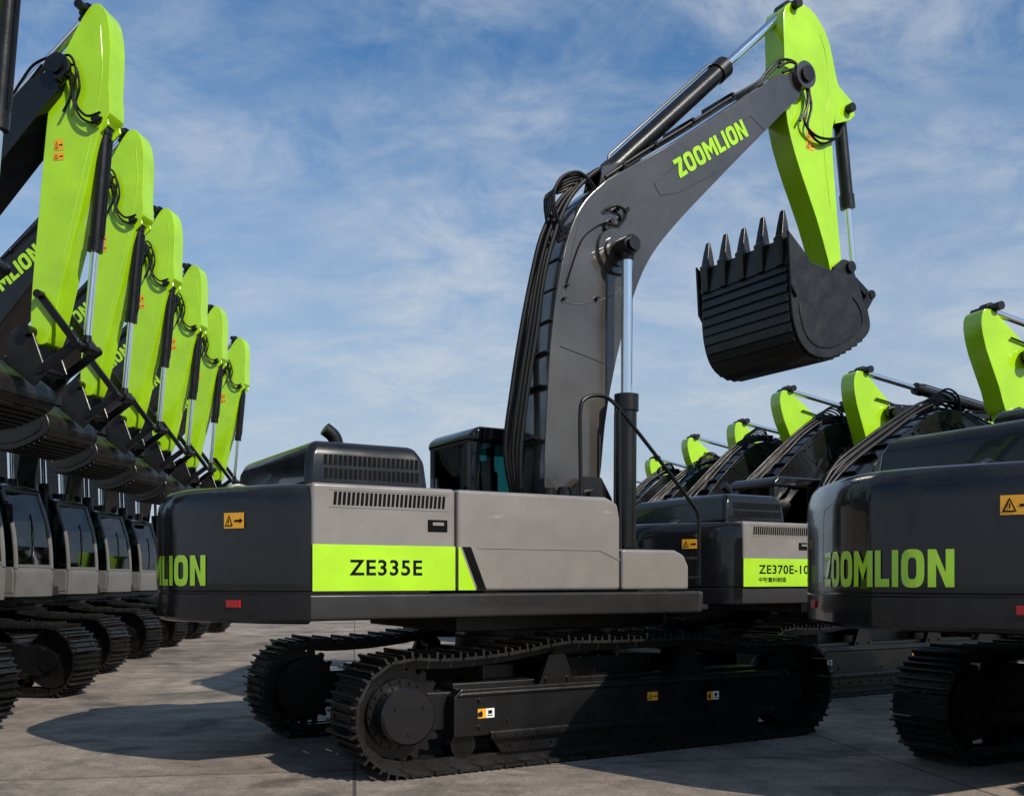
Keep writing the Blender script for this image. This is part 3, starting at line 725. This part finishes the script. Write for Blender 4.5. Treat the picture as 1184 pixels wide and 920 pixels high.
# ---------------------------------------------------------------- ground
bm = bmesh.new(); g = 900
bm.faces.new([bm.verts.new(p) for p in ((-g,-g,0),(g,-g,0),(g,g,0),(-g,g,0))])
me = bpy.data.meshes.new('ground'); bm.to_mesh(me); bm.free()
gm = bpy.data.materials.new('concrete'); gm.use_nodes = True; nt = gm.node_tree; b = nt.nodes['Principled BSDF']; lk = nt.links.new
tc = nt.nodes.new('ShaderNodeTexCoord'); mp = nt.nodes.new('ShaderNodeMapping'); mp.inputs['Rotation'].default_value = (0,0,R(-9)); lk(tc.outputs['Object'], mp.inputs[0])
def noise(sc, det=8, ro=.6, dist=0):
    n = nt.nodes.new('ShaderNodeTexNoise'); n.inputs['Scale'].default_value = sc; n.inputs['Detail'].default_value = det; n.inputs['Roughness'].default_value = ro; n.inputs['Distortion'].default_value = dist
    lk(mp.outputs[0], n.inputs['Vector']); return n.outputs['Fac']
def mrange(src, a, b_, c, d):
    m = nt.nodes.new('ShaderNodeMapRange'); m.inputs[1].default_value = a; m.inputs[2].default_value = b_; m.inputs[3].default_value = c; m.inputs[4].default_value = d; lk(src, m.inputs[0]); return m.outputs[0]
def mth(op, a, b_):
    m = nt.nodes.new('ShaderNodeMath'); m.operation = op
    for i, q in enumerate((a, b_)):
        if isinstance(q, (int, float)): m.inputs[i].default_value = q
        else: lk(q, m.inputs[i])
    return m.outputs[0]
v = mrange(noise(.30,10,.7,.4),.32,.68,.45,1.4)
v = mth('MULTIPLY', v, mrange(noise(2.2,10,.7),.3,.7,.6,1.3))
v = mth('MULTIPLY', v, mrange(noise(45,4,.7),.2,.8,.45,1.55))
v = mth('MULTIPLY', v, mrange(noise(9,8,.75),.50,.72,1,.55))
v = mth('MULTIPLY', v, mrange(noise(.8,6,.6,.8),.52,.66,1,.40))  # large dark stains, also painted in place of broad shadow bands
br = nt.nodes.new('ShaderNodeTexBrick'); lk(mp.outputs[0], br.inputs['Vector']); br.inputs['Scale'].default_value = 1
br.offset = 0; br.inputs['Brick Width'].default_value = 5.0; br.inputs['Row Height'].default_value = 4.5; br.inputs['Mortar Size'].default_value = .018; br.inputs['Mortar Smooth'].default_value = .3
br.inputs['Color1'].default_value = (1,1,1,1); br.inputs['Color2'].default_value = (.78,.78,.78,1); br.inputs['Mortar'].default_value = (.3,.3,.3,1)
sx = nt.nodes.new('ShaderNodeSeparateColor'); lk(br.outputs['Color'], sx.inputs[0]); v = mth('MULTIPLY', v, sx.outputs[0])
# faint tyre and track scuffs
mp0 = mp; mp = nt.nodes.new('ShaderNodeMapping'); mp.inputs['Rotation'].default_value = (0,0,R(55)); mp.inputs['Scale'].default_value = (.3,1.8,1); lk(tc.outputs['Object'], mp.inputs[0])
v = mth('MULTIPLY', v, mrange(noise(1.1,9,.75,.3),.50,.72,1,.66)); mp = mp0
vs = nt.nodes.new('ShaderNodeVectorMath'); vs.operation = 'SCALE'; vs.inputs[0].default_value = (.275,.230,.192); lk(v, vs.inputs['Scale']); lk(vs.outputs[0], b.inputs['Base Color'])
b.inputs['Roughness'].default_value = .85
bp = nt.nodes.new('ShaderNodeBump'); bp.inputs['Strength'].default_value = .8; bp.inputs['Distance'].default_value = .02; lk(noise(14,10,.75), bp.inputs['Height']); lk(bp.outputs[0], b.inputs['Normal'])
me.materials.append(gm); go = bpy.data.objects.new('ground', me); C.objects.link(go); go['kind'] = 'structure'

# ---------------------------------------------------------------- light and sky
S_ = Vector((.72,-.69,0)).normalized()*math.cos(R(37))+Vector((0,0,math.sin(R(37))))
sl = bpy.data.lights.new('sun','SUN'); sl.energy = 5.0; sl.angle = R(.5); sl.color = (1,.91,.79)
so = bpy.data.objects.new('sun', sl); C.objects.link(so); so.rotation_euler = S_.to_track_quat('Z','Y').to_euler()
w = bpy.data.worlds.new('World'); SC.world = w; w.use_nodes = True; nt = w.node_tree; lk = nt.links.new; bg = nt.nodes['Background']
sky = nt.nodes.new('ShaderNodeTexSky'); sky.sky_type = 'NISHITA'; sky.sun_disc = False; sky.sun_elevation = R(37); sky.sun_rotation = math.atan2(S_.x,S_.y); sky.air_density = 1.2; sky.dust_density = .6; sky.ozone_density = 2.0
tc = nt.nodes.new('ShaderNodeTexCoord'); sp = nt.nodes.new('ShaderNodeSeparateXYZ'); lk(tc.outputs['Generated'], sp.inputs[0])
zz = mth('ADD', mth('MAXIMUM', sp.outputs[2], 0), .30)
cmb = nt.nodes.new('ShaderNodeCombineXYZ'); lk(mth('DIVIDE', sp.outputs[0], zz), cmb.inputs[0]); lk(mth('DIVIDE', sp.outputs[1], zz), cmb.inputs[1])
mp = nt.nodes.new('ShaderNodeMapping'); mp.inputs['Rotation'].default_value = (0,0,R(25)); mp.inputs['Scale'].default_value = (1.0,1.25,1); lk(cmb.outputs[0], mp.inputs[0])
c1 = mrange(noise(1.5,6,.6,.5),.35,.59,.05,1); c2 = mrange(noise(6.0,12,.66,.5),.35,.63,.22,1.15)
cf = mth('MINIMUM', mth('MULTIPLY', mth('MULTIPLY', c1, c2), .62), .8)
tint = nt.nodes.new('ShaderNodeMix'); tint.data_type = 'RGBA'; tint.blend_type = 'MULTIPLY'; tint.inputs[0].default_value = 1; lk(sky.outputs[0], tint.inputs[6]); tint.inputs[7].default_value = (.34,.80,1.14,1)
hm = nt.nodes.new('ShaderNodeMix'); hm.data_type = 'RGBA'; lk(mrange(sp.outputs[2], .05, .47, .98, 0), hm.inputs[0]); lk(tint.outputs[2], hm.inputs[6]); hm.inputs[7].default_value = (4.3,5.0,5.9,1)
mx = nt.nodes.new('ShaderNodeMix'); mx.data_type = 'RGBA'; lk(cf, mx.inputs[0])
lk(hm.outputs[2], mx.inputs[6]); mx.inputs[7].default_value = (5.6,6.1,6.7,1)
lk(mx.outputs[2], bg.inputs[0]); bg.inputs[1].default_value = .105

# ---------------------------------------------------------------- camera
cam = bpy.data.cameras.new('camera'); co = bpy.data.objects.new('camera', cam); C.objects.link(co)
co.location = (0,0,EYE); co.rotation_euler = (R(90),0,0)
cam.sensor_width = 36; cam.lens = 36*FPX/1184; cam.shift_y = (HZ-460)/1184; cam.clip_end = 3000; cam.clip_start = .1
SC.camera = co
SC.view_settings.view_transform = 'Standard'; SC.view_settings.look = 'None'; SC.view_settings.exposure = 0
